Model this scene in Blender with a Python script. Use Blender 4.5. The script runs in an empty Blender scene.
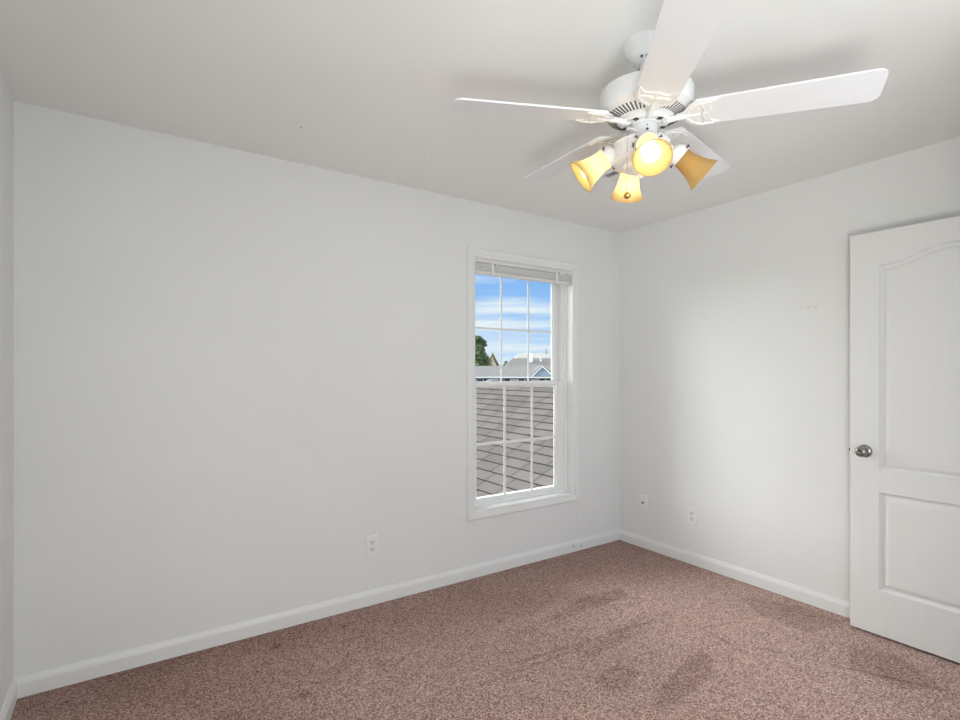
import bpy, bmesh, math, random
from mathutils import Vector, Matrix, noise
random.seed(7)
C = bpy.context.scene.collection
PI = math.pi
R = math.radians

# ------------------------------------------------------------------ camera
EYE = 1.332
cam_d = bpy.data.cameras.new('camera')
cam_d.sensor_width = 36.0
cam_d.lens = 523.0 / 960.0 * 36.0
cam_d.shift_y = 12.0 / 960.0
cam_d.clip_start = 0.02
cam_d.clip_end = 2000
cam = bpy.data.objects.new('camera', cam_d)
C.objects.link(cam)
cam.location = (0, 0, EYE)
cam.rotation_euler = (R(90), 0, R(-34.0))
bpy.context.scene.camera = cam

# ------------------------------------------------------------------ view
vs = bpy.context.scene.view_settings
vs.view_transform = 'Standard'
vs.look = 'None'
vs.gamma = 1.0
vs.use_curve_mapping = False
vs.exposure = 0.0

# ------------------------------------------------------------------ world: blue sky with streaky clouds
SKY = 1.0
ZENITH = 2.2
SKY_FILL = 10.0
world = bpy.data.worlds.new('sky')
bpy.context.scene.world = world
world.use_nodes = True
nt = world.node_tree
nt.nodes.clear()
N = nt.nodes.new
L = nt.links.new
out = N('ShaderNodeOutputWorld')
bg = N('ShaderNodeBackground')
bg.inputs['Strength'].default_value = SKY
tc = N('ShaderNodeTexCoord')
sep = N('ShaderNodeSeparateXYZ')
L(tc.outputs['Generated'], sep.inputs[0])
ramp = N('ShaderNodeValToRGB')
ramp.color_ramp.elements[0].position = 0.0
ramp.color_ramp.elements[0].color = (0.50, 0.74, 1.0, 1)
ramp.color_ramp.elements[1].position = 0.24
ramp.color_ramp.elements[1].color = (0.20, 0.45, 0.95, 1)
e = ramp.color_ramp.elements.new(0.09)
e.color = (0.34, 0.60, 0.98, 1)
L(sep.outputs['Z'], ramp.inputs[0])
mp = N('ShaderNodeMapping')
mp.inputs['Scale'].default_value = (2.2, 2.2, 26.0)
mp.inputs['Location'].default_value = (0.3, 0.0, 0.35)
L(tc.outputs['Generated'], mp.inputs[0])
nz = N('ShaderNodeTexNoise')
nz.inputs['Scale'].default_value = 1.3
nz.inputs['Detail'].default_value = 5.0
nz.inputs['Roughness'].default_value = 0.5
L(mp.outputs[0], nz.inputs['Vector'])
cr = N('ShaderNodeValToRGB')
cr.color_ramp.elements[0].position = 0.47
cr.color_ramp.elements[0].color = (0, 0, 0, 1)
cr.color_ramp.elements[1].position = 0.68
cr.color_ramp.elements[1].color = (1, 1, 1, 1)
L(nz.outputs[0], cr.inputs[0])
mx = N('ShaderNodeMixRGB')
mx.inputs[2].default_value = (0.86, 0.94, 1.0, 1)
L(cr.outputs[0], mx.inputs[0])
L(ramp.outputs[0], mx.inputs[1])
zr = N('ShaderNodeMapRange')          # unseen sky overhead, brightened to add window light
zr.inputs['From Min'].default_value = 0.26
zr.inputs['From Max'].default_value = 0.50
zr.inputs['To Min'].default_value = 1.0
zr.inputs['To Max'].default_value = ZENITH
L(sep.outputs['Z'], zr.inputs[0])
wm = N('ShaderNodeMapRange')
wm.inputs['From Min'].default_value = 0.26
wm.inputs['From Max'].default_value = 0.45
wm.inputs['To Max'].default_value = 0.85
L(sep.outputs['Z'], wm.inputs[0])
mw = N('ShaderNodeMixRGB')
mw.inputs[2].default_value = (0.93, 0.97, 1.0, 1)
L(wm.outputs[0], mw.inputs[0])
L(mx.outputs[0], mw.inputs[1])
sc_ = N('ShaderNodeVectorMath'); sc_.operation = 'SCALE'
L(mw.outputs[0], sc_.inputs[0])
L(zr.outputs[0], sc_.inputs['Scale'])
# bright patch added to the unseen sky, lighting door and floor
dt = N('ShaderNodeVectorMath'); dt.operation = 'DOT_PRODUCT'
L(tc.outputs['Generated'], dt.inputs[0])
dt.inputs[1].default_value = Vector((-0.50, 0.74, 0.45)).normalized()
bk = N('ShaderNodeMapRange'); bk.interpolation_type = 'SMOOTHSTEP'
bk.inputs['From Min'].default_value = 0.68
bk.inputs['From Max'].default_value = 0.95
bk.inputs['To Min'].default_value = 0.0
bk.inputs['To Max'].default_value = SKY_FILL
L(dt.outputs['Value'], bk.inputs[0])
bv = N('ShaderNodeVectorMath'); bv.operation = 'SCALE'
bv.inputs[0].default_value = (1.0, 1.0, 0.99)
L(bk.outputs[0], bv.inputs['Scale'])
av = N('ShaderNodeVectorMath'); av.operation = 'ADD'
L(sc_.outputs[0], av.inputs[0])
L(bv.outputs[0], av.inputs[1])
L(av.outputs[0], bg.inputs['Color'])
L(bg.outputs[0], out.inputs['Surface'])

# ------------------------------------------------------------------ sun, and fill lights added out of view
sun_d = bpy.data.lights.new('sun', 'SUN')
sun_d.energy = 2.2
sun_d.angle = R(0.6)
sun_d.color = (1.0, 0.95, 0.88)
sun = bpy.data.objects.new('sun', sun_d)
C.objects.link(sun)
sun.rotation_euler = Vector((1.0, -0.17, -0.40)).to_track_quat('-Z', 'Y').to_euler()

XL_ = -0.385
def area(name, loc, aim, sx, sy, power, col):
    d = bpy.data.lights.new(name, 'AREA')
    d.shape = 'RECTANGLE'
    d.size, d.size_y = sx, sy
    d.energy = power
    d.color = col
    o = bpy.data.objects.new(name, d)
    C.objects.link(o)
    o.location = loc
    o.rotation_euler = (Vector(aim) - Vector(loc)).to_track_quat('-Z', 'Y').to_euler()
    return o

FILL_COL = (1.0, 1.0, 0.962)
area('rear_fill', (1.0, -0.58, 1.35), (1.0, 2.0, 0.30), 1.70, 1.50, 20, FILL_COL)  # fill lamp added behind the viewpoint to brighten the room
area('side_fill', (XL_ + 0.012, 1.15, 1.25), (2.0, 1.15, 0.75), 1.40, 1.40, 5.5, FILL_COL)  # fill lamp added out of view at the left wall
# two soft flashes added unseen beside the viewpoint as fill: one level, one bounced off the ceiling
area('photo_flash', (0.1, -0.35, 1.1), (2.6, 1.7, 1.8), 0.6, 0.6, 8, FILL_COL)
area('bounce_flash', (-0.12, -0.38, 0.55), (2.9, 1.45, 2.35), 0.6, 0.5, 6.0, FILL_COL).data.spread = R(80)

# ------------------------------------------------------------------ materials
def mat(name, col, rough=0.6, metal=0.0, spec=0.5):
    m = bpy.data.materials.new(name)
    m.use_nodes = True
    b = m.node_tree.nodes['Principled BSDF']
    b.inputs['Base Color'].default_value = (*col, 1)
    b.inputs['Roughness'].default_value = rough
    b.inputs['Metallic'].default_value = metal
    b.inputs['Specular IOR Level'].default_value = spec
    return m

def noisy(name, c1, c2, scale, rough=0.7, bump=0.0, bscale=None, detail=3.0, vec='Object', stretch=(1, 1, 1), dist=0.01, spec=0.3):
    m = mat(name, c1, rough, 0.0, spec)
    t = m.node_tree
    b = t.nodes['Principled BSDF']
    tcn = t.nodes.new('ShaderNodeTexCoord')
    mpn = t.nodes.new('ShaderNodeMapping')
    mpn.inputs['Scale'].default_value = stretch
    t.links.new(tcn.outputs[vec], mpn.inputs[0])
    n = t.nodes.new('ShaderNodeTexNoise')
    n.inputs['Scale'].default_value = scale
    n.inputs['Detail'].default_value = detail
    t.links.new(mpn.outputs[0], n.inputs['Vector'])
    r = t.nodes.new('ShaderNodeValToRGB')
    r.color_ramp.elements[0].position = 0.3
    r.color_ramp.elements[1].position = 0.7
    r.color_ramp.elements[0].color = (*c1, 1)
    r.color_ramp.elements[1].color = (*c2, 1)
    t.links.new(n.outputs[0], r.inputs[0])
    t.links.new(r.outputs[0], b.inputs['Base Color'])
    if bump:
        n2 = t.nodes.new('ShaderNodeTexNoise')
        n2.inputs['Scale'].default_value = bscale or scale
        n2.inputs['Detail'].default_value = detail
        t.links.new(mpn.outputs[0], n2.inputs['Vector'])
        bp = t.nodes.new('ShaderNodeBump')
        bp.inputs['Strength'].default_value = bump
        bp.inputs['Distance'].default_value = dist
        t.links.new(n2.outputs[0], bp.inputs['Height'])
        t.links.new(bp.outputs[0], b.inputs['Normal'])
    return m

def spots(m, marks, dark):
    """small scuffs of their own shape: (x, y, z, radius in x, y, z)"""
    t = m.node_tree
    b = t.nodes['Principled BSDF']
    src = b.inputs['Base Color'].links[0].from_socket
    geo = t.nodes.new('ShaderNodeNewGeometry')
    for (x, y, z, rx, ry, rz) in marks:
        mpn = t.nodes.new('ShaderNodeMapping')
        mpn.vector_type = 'TEXTURE'
        mpn.inputs['Location'].default_value = (x, y, z)
        mpn.inputs['Scale'].default_value = (rx, ry, rz)
        t.links.new(geo.outputs['Position'], mpn.inputs[0])
        ln = t.nodes.new('ShaderNodeVectorMath')
        ln.operation = 'LENGTH'
        t.links.new(mpn.outputs[0], ln.inputs[0])
        mr = t.nodes.new('ShaderNodeMapRange')
        mr.inputs['From Min'].default_value = 0.4
        mr.inputs['From Max'].default_value = 1.0
        mr.inputs['To Min'].default_value = 0.8
        mr.inputs['To Max'].default_value = 0.0
        t.links.new(ln.outputs['Value'], mr.inputs[0])
        mxn = t.nodes.new('ShaderNodeMixRGB')
        mxn.inputs[2].default_value = (*dark, 1)
        t.links.new(mr.outputs[0], mxn.inputs[0])
        t.links.new(src, mxn.inputs[1])
        src = mxn.outputs[0]
    t.links.new(src, b.inputs['Base Color'])

M = {}
M['wall'] = noisy('wall_paint', (0.79, 0.793, 0.778), (0.805, 0.808, 0.793), 3.0, 0.75, 0.05, 240, dist=0.002)
M['wall_r'] = noisy('wall_paint_scuffed', (0.79, 0.793, 0.778), (0.805, 0.808, 0.793), 3.0, 0.75, 0.05, 240, dist=0.002)
M['ceiling'] = noisy('ceiling_paint', (0.865, 0.862, 0.84), (0.88, 0.877, 0.855), 2.0, 0.9, 0.05, 200, dist=0.002)
M['trim'] = noisy('trim_paint', (0.80, 0.805, 0.79), (0.815, 0.82, 0.805), 6.0, 0.4, 0, spec=0.4)
M['door'] = noisy('door_paint', (0.77, 0.767, 0.745), (0.785, 0.782, 0.76), 5.0, 0.5, 0.10, 28, stretch=(6, 6, 0.5), dist=0.003, spec=0.35)
M['vinyl'] = mat('window_vinyl', (0.86, 0.86, 0.85), 0.35)
M['fan'] = mat('fan_white_enamel', (0.80, 0.80, 0.80), 0.35)
M['blade'] = noisy('fan_blade_white', (0.80, 0.81, 0.83), (0.82, 0.83, 0.85), 10, 0.45, 0.0, stretch=(1, 1, 1))
M['iron'] = mat('blade_iron_white', (0.82, 0.82, 0.82), 0.3)
M['slot'] = mat('vent_slot_dark', (0.05, 0.05, 0.05), 0.8)
M['screw'] = mat('screw_dark_steel', (0.12, 0.12, 0.13), 0.35, 0.8)
M['chain'] = mat('chain_steel', (0.35, 0.33, 0.30), 0.35, 0.9)
M['brass'] = mat('brass', (0.75, 0.48, 0.14), 0.22, 1.0)
M['nickel'] = mat('satin_nickel', (0.33, 0.32, 0.305), 0.18, 1.0)
M['plate'] = mat('outlet_plastic', (0.84, 0.84, 0.82), 0.35)
M['socket'] = mat('socket_plastic', (0.78, 0.78, 0.76), 0.35)
M['hole'] = mat('socket_hole', (0.03, 0.03, 0.03), 0.8)
M['blind'] = mat('blind_vinyl', (0.76, 0.75, 0.72), 0.45)
M['slat'] = mat('blind_slat', (0.84, 0.83, 0.80), 0.5)
M['cord'] = mat('cord_white', (0.86, 0.86, 0.84), 0.8)
M['bracket'] = mat('blind_bracket_plastic', (0.75, 0.77, 0.78), 0.2)

# carpet
def carpet():
    m = mat('carpet_pile', (0.3, 0.2, 0.17), 0.95, 0, 0.1)
    t = m.node_tree
    n = t.nodes.new
    l = t.links.new
    b = t.nodes['Principled BSDF']
    geo = n('ShaderNodeNewGeometry')
    n1 = n('ShaderNodeTexNoise'); n1.inputs['Scale'].default_value = 200; n1.inputs['Detail'].default_value = 3.0; n1.inputs['Roughness'].default_value = 0.65
    n2 = n('ShaderNodeTexNoise'); n2.inputs['Scale'].default_value = 2.2; n2.inputs['Detail'].default_value = 3
    v = n('ShaderNodeTexVoronoi'); v.inputs['Scale'].default_value = 215
    for k in (n1, n2, v):
        l(geo.outputs['Position'], k.inputs['Vector'])
    r = n('ShaderNodeValToRGB')
    el = r.color_ramp.elements
    el[0].position = 0.14; el[0].color = (0.080, 0.043, 0.033, 1)
    el[1].position = 0.84; el[1].color = (0.76, 0.58, 0.515, 1)
    k = el.new(0.50); k.color = (0.375, 0.240, 0.203, 1)
    sx = n('ShaderNodeSeparateXYZ'); l(v.outputs['Color'], sx.inputs[0])
    mc = n('ShaderNodeMixRGB'); mc.inputs[0].default_value = 0.55
    l(n1.outputs[0], mc.inputs[1]); l(sx.outputs[0], mc.inputs[2])
    l(mc.outputs[0], r.inputs[0])
    at = n('ShaderNodeAttribute'); at.attribute_name = 'nap_shade'
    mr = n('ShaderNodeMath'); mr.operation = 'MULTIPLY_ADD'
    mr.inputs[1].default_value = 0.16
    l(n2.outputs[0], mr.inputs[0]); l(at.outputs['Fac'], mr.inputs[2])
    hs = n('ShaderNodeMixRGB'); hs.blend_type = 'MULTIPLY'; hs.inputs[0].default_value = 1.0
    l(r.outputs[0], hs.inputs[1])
    tr_ = n('ShaderNodeValToRGB')          # flattened pile and painted shade read browner, raised pile paler
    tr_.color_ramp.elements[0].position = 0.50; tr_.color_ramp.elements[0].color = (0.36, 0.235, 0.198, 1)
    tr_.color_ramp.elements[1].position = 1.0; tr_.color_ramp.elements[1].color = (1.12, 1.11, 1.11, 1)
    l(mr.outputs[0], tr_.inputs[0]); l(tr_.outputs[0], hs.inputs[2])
    l(hs.outputs[0], b.inputs['Base Color'])
    bp = n('ShaderNodeBump'); bp.inputs['Strength'].default_value = 0.7; bp.inputs['Distance'].default_value = 0.006
    ad = n('ShaderNodeMath'); ad.operation = 'ADD'
    l(n1.outputs[0], ad.inputs[0]); ad.inputs[1].default_value = 0.0
    l(ad.outputs[0], bp.inputs['Height']); l(bp.outputs[0], b.inputs['Normal'])
    b.inputs['Sheen Weight'].default_value = 0.12
    b.inputs['Sheen Tint'].default_value = (0.9, 0.78, 0.72, 1)
    return m
M['carpet'] = carpet()

def pane_mat():
    m = bpy.data.materials.new('window_glass')
    m.use_nodes = True
    t = m.node_tree
    t.nodes.clear()
    o = t.nodes.new('ShaderNodeOutputMaterial')
    a = t.nodes.new('ShaderNodeBsdfTransparent'); a.inputs[0].default_value = (0.97, 0.985, 0.98, 1)
    g = t.nodes.new('ShaderNodeBsdfGlossy'); g.inputs['Roughness'].default_value = 0.0
    f = t.nodes.new('ShaderNodeFresnel'); f.inputs[0].default_value = 1.25
    x = t.nodes.new('ShaderNodeMixShader')
    t.links.new(f.outputs[0], x.inputs[0]); t.links.new(a.outputs[0], x.inputs[1]); t.links.new(g.outputs[0], x.inputs[2])
    t.links.new(x.outputs[0], o.inputs[0])
    return m
M['glass'] = pane_mat()

def shade_mat():
    m = bpy.data.materials.new('amber_shade_glass')
    m.use_nodes = True
    t = m.node_tree
    t.nodes.clear()
    o = t.nodes.new('ShaderNodeOutputMaterial')
    d = t.nodes.new('ShaderNodeBsdfDiffuse'); d.inputs[0].default_value = (0.50, 0.265, 0.10, 1)
    tr = t.nodes.new('ShaderNodeBsdfTranslucent'); tr.inputs[0].default_value = (1.0, 0.88, 0.56, 1)
    g = t.nodes.new('ShaderNodeBsdfGlossy'); g.inputs['Roughness'].default_value = 0.25
    x = t.nodes.new('ShaderNodeMixShader'); x.inputs[0].default_value = 0.55
    y = t.nodes.new('ShaderNodeMixShader'); y.inputs[0].default_value = 0.04
    rf = t.nodes.new('ShaderNodeBsdfRefraction'); rf.inputs[0].default_value = (1.0, 0.90, 0.62, 1)
    rf.inputs['Roughness'].default_value = 0.50; rf.inputs['IOR'].default_value = 1.08
    w = t.nodes.new('ShaderNodeMixShader'); w.inputs[0].default_value = 0.0
    t.links.new(tr.outputs[0], w.inputs[1]); t.links.new(rf.outputs[0], w.inputs[2])
    t.links.new(d.outputs[0], x.inputs[1]); t.links.new(w.outputs[0], x.inputs[2])
    t.links.new(x.outputs[0], y.inputs[1]); t.links.new(g.outputs[0], y.inputs[2])
    t.links.new(y.outputs[0], o.inputs[0])
    return m
M['shade'] = shade_mat()
def inner_mat():
    m = bpy.data.materials.new('shade_inner_skin')
    m.use_nodes = True
    t = m.node_tree
    t.nodes.clear()
    o = t.nodes.new('ShaderNodeOutputMaterial')
    d = t.nodes.new('ShaderNodeBsdfDiffuse'); d.inputs[0].default_value = (0.98, 0.87, 0.30, 1)
    a = t.nodes.new('ShaderNodeBsdfTranslucent'); a.inputs[0].default_value = (1.0, 0.95, 0.80, 1)
    x = t.nodes.new('ShaderNodeMixShader'); x.inputs[0].default_value = 0.66
    t.links.new(d.outputs[0], x.inputs[1]); t.links.new(a.outputs[0], x.inputs[2])
    t.links.new(x.outputs[0], o.inputs[0])
    return m
M['shade_in'] = inner_mat()

def emit(name, col, s):
    m = bpy.data.materials.new(name)
    m.use_nodes = True
    t = m.node_tree
    b = t.nodes['Principled BSDF']
    b.inputs['Base Color'].default_value = (0.9, 0.9, 0.85, 1)
    b.inputs['Emission Color'].default_value = (*col, 1)
    b.inputs['Emission Strength'].default_value = s
    return m
M['bulb_lit'] = emit('bulb_lit', (1.0, 0.94, 0.76), 7.5)
M['bulb_off'] = mat('bulb_unlit', (0.85, 0.85, 0.82), 0.3)

# outdoor materials
M['shingle'] = None
def shingle_mat(name, c1, c2, c3, bw, rh, mortar):
    m = mat(name, c1, 0.95, 0, 0.1)
    t = m.node_tree
    n = t.nodes.new
    l = t.links.new
    b = t.nodes['Principled BSDF']
    tcn = n('ShaderNodeTexCoord')
    bt = n('ShaderNodeTexBrick')
    bt.offset = 0.37
    bt.inputs['Color1'].default_value = (*c1, 1)
    bt.inputs['Color2'].default_value = (*c2, 1)
    bt.inputs['Mortar'].default_value = (*c3, 1)
    bt.inputs['Scale'].default_value = 1.0
    bt.inputs['Mortar Size'].default_value = mortar
    bt.inputs['Mortar Smooth'].default_value = 0.2
    bt.inputs['Brick Width'].default_value = bw
    bt.inputs['Row Height'].default_value = rh
    l(tcn.outputs['UV'], bt.inputs['Vector'])
    nn = n('ShaderNodeTexNoise'); nn.inputs['Scale'].default_value = 160; nn.inputs['Detail'].default_value = 2
    l(tcn.outputs['Object'], nn.inputs['Vector'])
    r = n('ShaderNodeValToRGB')
    r.color_ramp.elements[0].position = 0.3; r.color_ramp.elements[0].color = (0.6, 0.6, 0.6, 1)
    r.color_ramp.elements[1].position = 0.7; r.color_ramp.elements[1].color = (1.35, 1.32, 1.3, 1)
    l(nn.outputs[0], r.inputs[0])
    mxn = n('ShaderNodeMixRGB'); mxn.blend_type = 'MULTIPLY'; mxn.inputs[0].default_value = 1.0
    l(bt.outputs['Color'], mxn.inputs[1]); l(r.outputs[0], mxn.inputs[2])
    l(mxn.outputs[0], b.inputs['Base Color'])
    return m
M['shingle'] = shingle_mat('asphalt_shingles', (0.112, 0.098, 0.093), (0.076, 0.069, 0.067), (0.014, 0.013, 0.013), 0.33, 0.14, 0.008)
M['butt'] = mat('shingle_butt_edge', (0.05, 0.045, 0.045), 0.95)
M['far_roof'] = noisy('far_roof_grey', (0.115, 0.110, 0.106), (0.150, 0.143, 0.137), 3.0, 0.95, 0, stretch=(1, 1, 4))
M['far_roof_light'] = noisy('far_roof_pale', (0.24, 0.23, 0.21), (0.28, 0.27, 0.25), 3.0, 0.95)
M['far_roof_mid'] = noisy('far_roof_mauve', (0.098, 0.092, 0.088), (0.128, 0.120, 0.115), 3.0, 0.95)
M['siding'] = noisy('siding_pale', (0.68, 0.69, 0.73), (0.72, 0.73, 0.77), 2.0, 0.7)
M['siding_blue'] = noisy('siding_blue_grey', (0.30, 0.36, 0.43), (0.34, 0.40, 0.47), 2.0, 0.7)
M['siding_tan'] = noisy('siding_tan', (0.50, 0.42, 0.30), (0.55, 0.47, 0.34), 2.0, 0.8)
M['white_out'] = mat('white_exterior_trim', (0.80, 0.80, 0.80), 0.6)
M['soffit'] = mat('dark_gutter', (0.07, 0.08, 0.10), 0.6)
M['dark_glass'] = mat('dark_window_glass', (0.03, 0.045, 0.07), 0.1)
M['leaf'] = noisy('leaves_green', (0.035, 0.075, 0.040), (0.20, 0.25, 0.10), 1.6, 0.7)
M['bark'] = noisy('bark', (0.10, 0.07, 0.05), (0.16, 0.12, 0.09), 6, 0.9)
M['lawn'] = noisy('lawn', (0.09, 0.11, 0.06), (0.13, 0.14, 0.09), 0.4, 1.0)

# ------------------------------------------------------------------ mesh helpers
def put(name, bm, m, parent=None, smooth=False):
    bmesh.ops.recalc_face_normals(bm, faces=bm.faces[:])
    me = bpy.data.meshes.new(name)
    bm.to_mesh(me)
    bm.free()
    for k in (m if isinstance(m, (list, tuple)) else [m]):
        me.materials.append(k)
    if smooth:
        for p in me.polygons:
            p.use_smooth = True
        try:
            me.set_sharp_from_angle(angle=R(38))
        except Exception:
            pass
    o = bpy.data.objects.new(name, me)
    C.objects.link(o)
    if parent is not None:
        o.parent = parent
    return o

def tag(o, label=None, cat=None, group=None, kind=None):
    if label: o['label'] = label
    if cat: o['category'] = cat
    if group: o['group'] = group
    if kind: o['kind'] = kind
    return o

def empty(name, loc=(0, 0, 0), rz=0.0):
    o = bpy.data.objects.new(name, None)
    o.empty_display_size = 0.1
    C.objects.link(o)
    o.location = loc
    o.rotation_euler = (0, 0, rz)
    return o

def box(bm, a, b, mi=0, bevel=0.0):
    (x0, y0, z0), (x1, y1, z1) = a, b
    mm = Matrix.Translation(((x0 + x1) / 2, (y0 + y1) / 2, (z0 + z1) / 2)) @ Matrix.Diagonal((abs(x1 - x0), abs(y1 - y0), abs(z1 - z0), 1))
    r = bmesh.ops.create_cube(bm, size=1.0, matrix=mm)
    vsx = r['verts']
    fs = {f for v in vsx for f in v.link_faces}
    for f in fs:
        f.material_index = mi
    if bevel > 0:
        es = list({e for v in vsx for e in v.link_edges})
        r2 = bmesh.ops.bevel(bm, geom=es, offset=bevel, segments=2, affect='EDGES', clamp_overlap=True)
        for f in r2['faces']:
            f.material_index = mi
    return bm

def lathe(bm, prof, n=48, mx_=None, mi=0, cap0=True, cap1=True):
    """prof: list of (radius, z) ; revolve about z"""
    rings = []
    for (r, z) in prof:
        ring = []
        for k in range(n):
            a = 2 * PI * k / n
            p = Vector((r * math.cos(a), r * math.sin(a), z))
            if mx_ is not None:
                p = mx_ @ p
            ring.append(bm.verts.new(p))
        rings.append(ring)
    for i in range(len(rings) - 1):
        for k in range(n):
            f = bm.faces.new((rings[i][k], rings[i][(k + 1) % n], rings[i + 1][(k + 1) % n], rings[i + 1][k]))
            f.material_index = mi
    if cap0:
        f = bm.faces.new(rings[0]); f.material_index = mi
    if cap1:
        f = bm.faces.new(rings[-1]); f.material_index = mi
    return bm

def align(p, d):
    return Matrix.Translation(p) @ Vector(d).to_track_quat('Z', 'Y').to_matrix().to_4x4()

def tube(bm, pts, r, n=8, mi=0):
    pts = [Vector(p) for p in pts]
    rings = []
    for i, p in enumerate(pts):
        d = (pts[min(i + 1, len(pts) - 1)] - pts[max(i - 1, 0)]).normalized()
        q = d.to_track_quat('Z', 'Y')
        rr = r[i] if isinstance(r, (list, tuple)) else r
        rings.append([bm.verts.new(p + q @ Vector((rr * math.cos(2 * PI * k / n), rr * math.sin(2 * PI * k / n), 0))) for k in range(n)])
    for i in range(len(rings) - 1):
        for k in range(n):
            f = bm.faces.new((rings[i][k], rings[i][(k + 1) % n], rings[i + 1][(k + 1) % n], rings[i + 1][k]))
            f.material_index = mi
    for q in (rings[0], rings[-1]):
        f = bm.faces.new(q); f.material_index = mi
    return bm

def prism(bm, poly, z0, z1, mx_=None, mi=0):
    """poly of (x, y) extruded between z0 and z1"""
    a = [Vector((x, y, z0)) for x, y in poly]
    b = [Vector((x, y, z1)) for x, y in poly]
    if mx_ is not None:
        a = [mx_ @ v for v in a]
        b = [mx_ @ v for v in b]
    a = [bm.verts.new(v) for v in a]
    b = [bm.verts.new(v) for v in b]
    fs = [bm.faces.new(a), bm.faces.new(b)]
    n = len(a)
    for k in range(n):
        fs.append(bm.faces.new((a[k], a[(k + 1) % n], b[(k + 1) % n], b[k])))
    for f in fs:
        f.material_index = mi
    return bm

def BM():
    return bmesh.new()

# ------------------------------------------------------------------ room shell
XL, XR, YB, YF, H = -0.385, 3.252, 2.836, -0.60, 2.44
T = 0.13
NX, NY = 2.20, 0.37          # the corner of the entry wall that holds the open door
WX0, WX1, WZ0, WZ1 = 1.868, 2.740, 0.432, 2.080

# floor: carpet with vacuum lanes, leg dents, shade painted towards the walls
CAR = Vector((0.559193, 0.829038))
RGT = Vector((0.829038, -0.559193))
def fl(x, y):
    d = 523.0 * EYE / (y - 372.0)
    p = CAR * d + RGT * ((x - 480.0) / 523.0 * d)
    return (p.x, p.y)
lanes_dark = [[(583, 597), (622, 588), (630, 596), (602, 606), (557, 622), (551, 616)],
              [(643, 611), (668, 611), (679, 619), (619, 646), (586, 660), (583, 652)],
              [(597, 673), (619, 664), (638, 670), (627, 692), (602, 692), (594, 681)],
              [(700, 646), (714, 660), (711, 679), (673, 703), (648, 714), (668, 679)],
              [(736, 596), (800, 606), (846, 622), (812, 634), (760, 616)],
              [(846, 640), (900, 655), (948, 690), (905, 690), (850, 668)]]
lanes_light = [[(470, 640), (560, 600), (600, 606), (540, 650), (470, 690)],
               [(640, 600), (700, 606), (720, 618), (690, 640), (640, 640)],
               [(745, 650), (820, 660), (890, 690), (840, 700), (750, 680)]]
ridges = [((440, 664), (560, 616)), ((500, 668), (655, 620)), ((700, 628), (735, 622)), ((760, 648), (960, 694)), ((690, 622), (760, 660)),
          ((470, 690), (600, 640)), ((600, 600), (640, 598))]
dents = [(275.6, 646), (344.5, 625.6), (382.5, 665), (303, 694), (500, 621)]
LD = [[fl(*p) for p in q] for q in lanes_dark]
LL = [[fl(*p) for p in q] for q in lanes_light]
RI = [(fl(*a), fl(*b)) for a, b in ridges]
DE = [fl(*p) for p in dents]
def inside(poly, x, y):
    """signed distance-ish: positive inside"""
    ins = False
    dm = 9.0
    n = len(poly)
    for i in range(n):
        (x0, y0), (x1, y1) = poly[i], poly[(i + 1) % n]
        if (y0 > y) != (y1 > y) and x < (x1 - x0) * (y - y0) / (y1 - y0) + x0:
            ins = not ins
        dx, dy = x1 - x0, y1 - y0
        t = max(0, min(1, ((x - x0) * dx + (y - y0) * dy) / (dx * dx + dy * dy + 1e-9)))
        dm = min(dm, math.hypot(x - x0 - t * dx, y - y0 - t * dy))
    return dm if ins else -dm
def sm(v):
    v = max(0.0, min(1.0, v))
    return v * v * (3 - 2 * v)
def nap_shade(x, y):
    v = 0.955 - 0.18 * sm((y - 2.0 + 0.25 * (x - 1.4)) / 0.7) - 0.17 * sm((1.0 - x) / 1.0)  # base tone carries painted shade, deeper towards back and left walls
    w = noise.noise(Vector((x * 3, y * 3, 0))) * 0.03
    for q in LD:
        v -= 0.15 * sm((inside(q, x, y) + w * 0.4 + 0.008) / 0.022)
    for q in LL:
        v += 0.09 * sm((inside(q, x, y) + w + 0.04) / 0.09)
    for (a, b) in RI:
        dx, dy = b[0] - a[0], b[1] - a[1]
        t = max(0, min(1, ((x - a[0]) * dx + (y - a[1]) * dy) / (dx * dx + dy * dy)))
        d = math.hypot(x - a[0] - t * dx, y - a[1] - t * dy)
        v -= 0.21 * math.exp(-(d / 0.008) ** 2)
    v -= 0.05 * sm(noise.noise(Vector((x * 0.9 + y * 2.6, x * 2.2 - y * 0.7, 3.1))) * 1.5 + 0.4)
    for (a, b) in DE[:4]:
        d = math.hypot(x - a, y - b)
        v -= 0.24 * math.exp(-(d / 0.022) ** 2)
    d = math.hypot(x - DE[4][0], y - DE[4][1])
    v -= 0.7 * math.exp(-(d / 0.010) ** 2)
    return v
bm = BM()
st = 0.010
nx = int((XR - XL) / st) + 1
ny = int((YB + 1.0) / st) + 1
lay = bm.verts.layers.float.new('nap_shade')
grid = []
for j in range(ny + 1):
    row = []
    for i in range(nx + 1):
        x = XL + (XR - XL) * i / nx
        y = -1.0 + (YB + 1.0) * j / ny
        z = 0.0
        for (a, b) in DE[:4]:
            z -= 0.008 * math.exp(-((x - a) ** 2 + (y - b) ** 2) / 0.022 ** 2)
        vv = bm.verts.new((x, y, z))
        vv[lay] = nap_shade(x, y) if y > 0.0 else 0.9
        row.append(vv)
    grid.append(row)
for j in range(ny):
    for i in range(nx):
        bm.faces.new((grid[j][i], grid[j][i + 1], grid[j + 1][i + 1], grid[j + 1][i]))
tag(put('floor', bm, M['carpet']), 'mauve brown cut pile carpet with vacuum lanes', 'floor', kind='structure')

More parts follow.
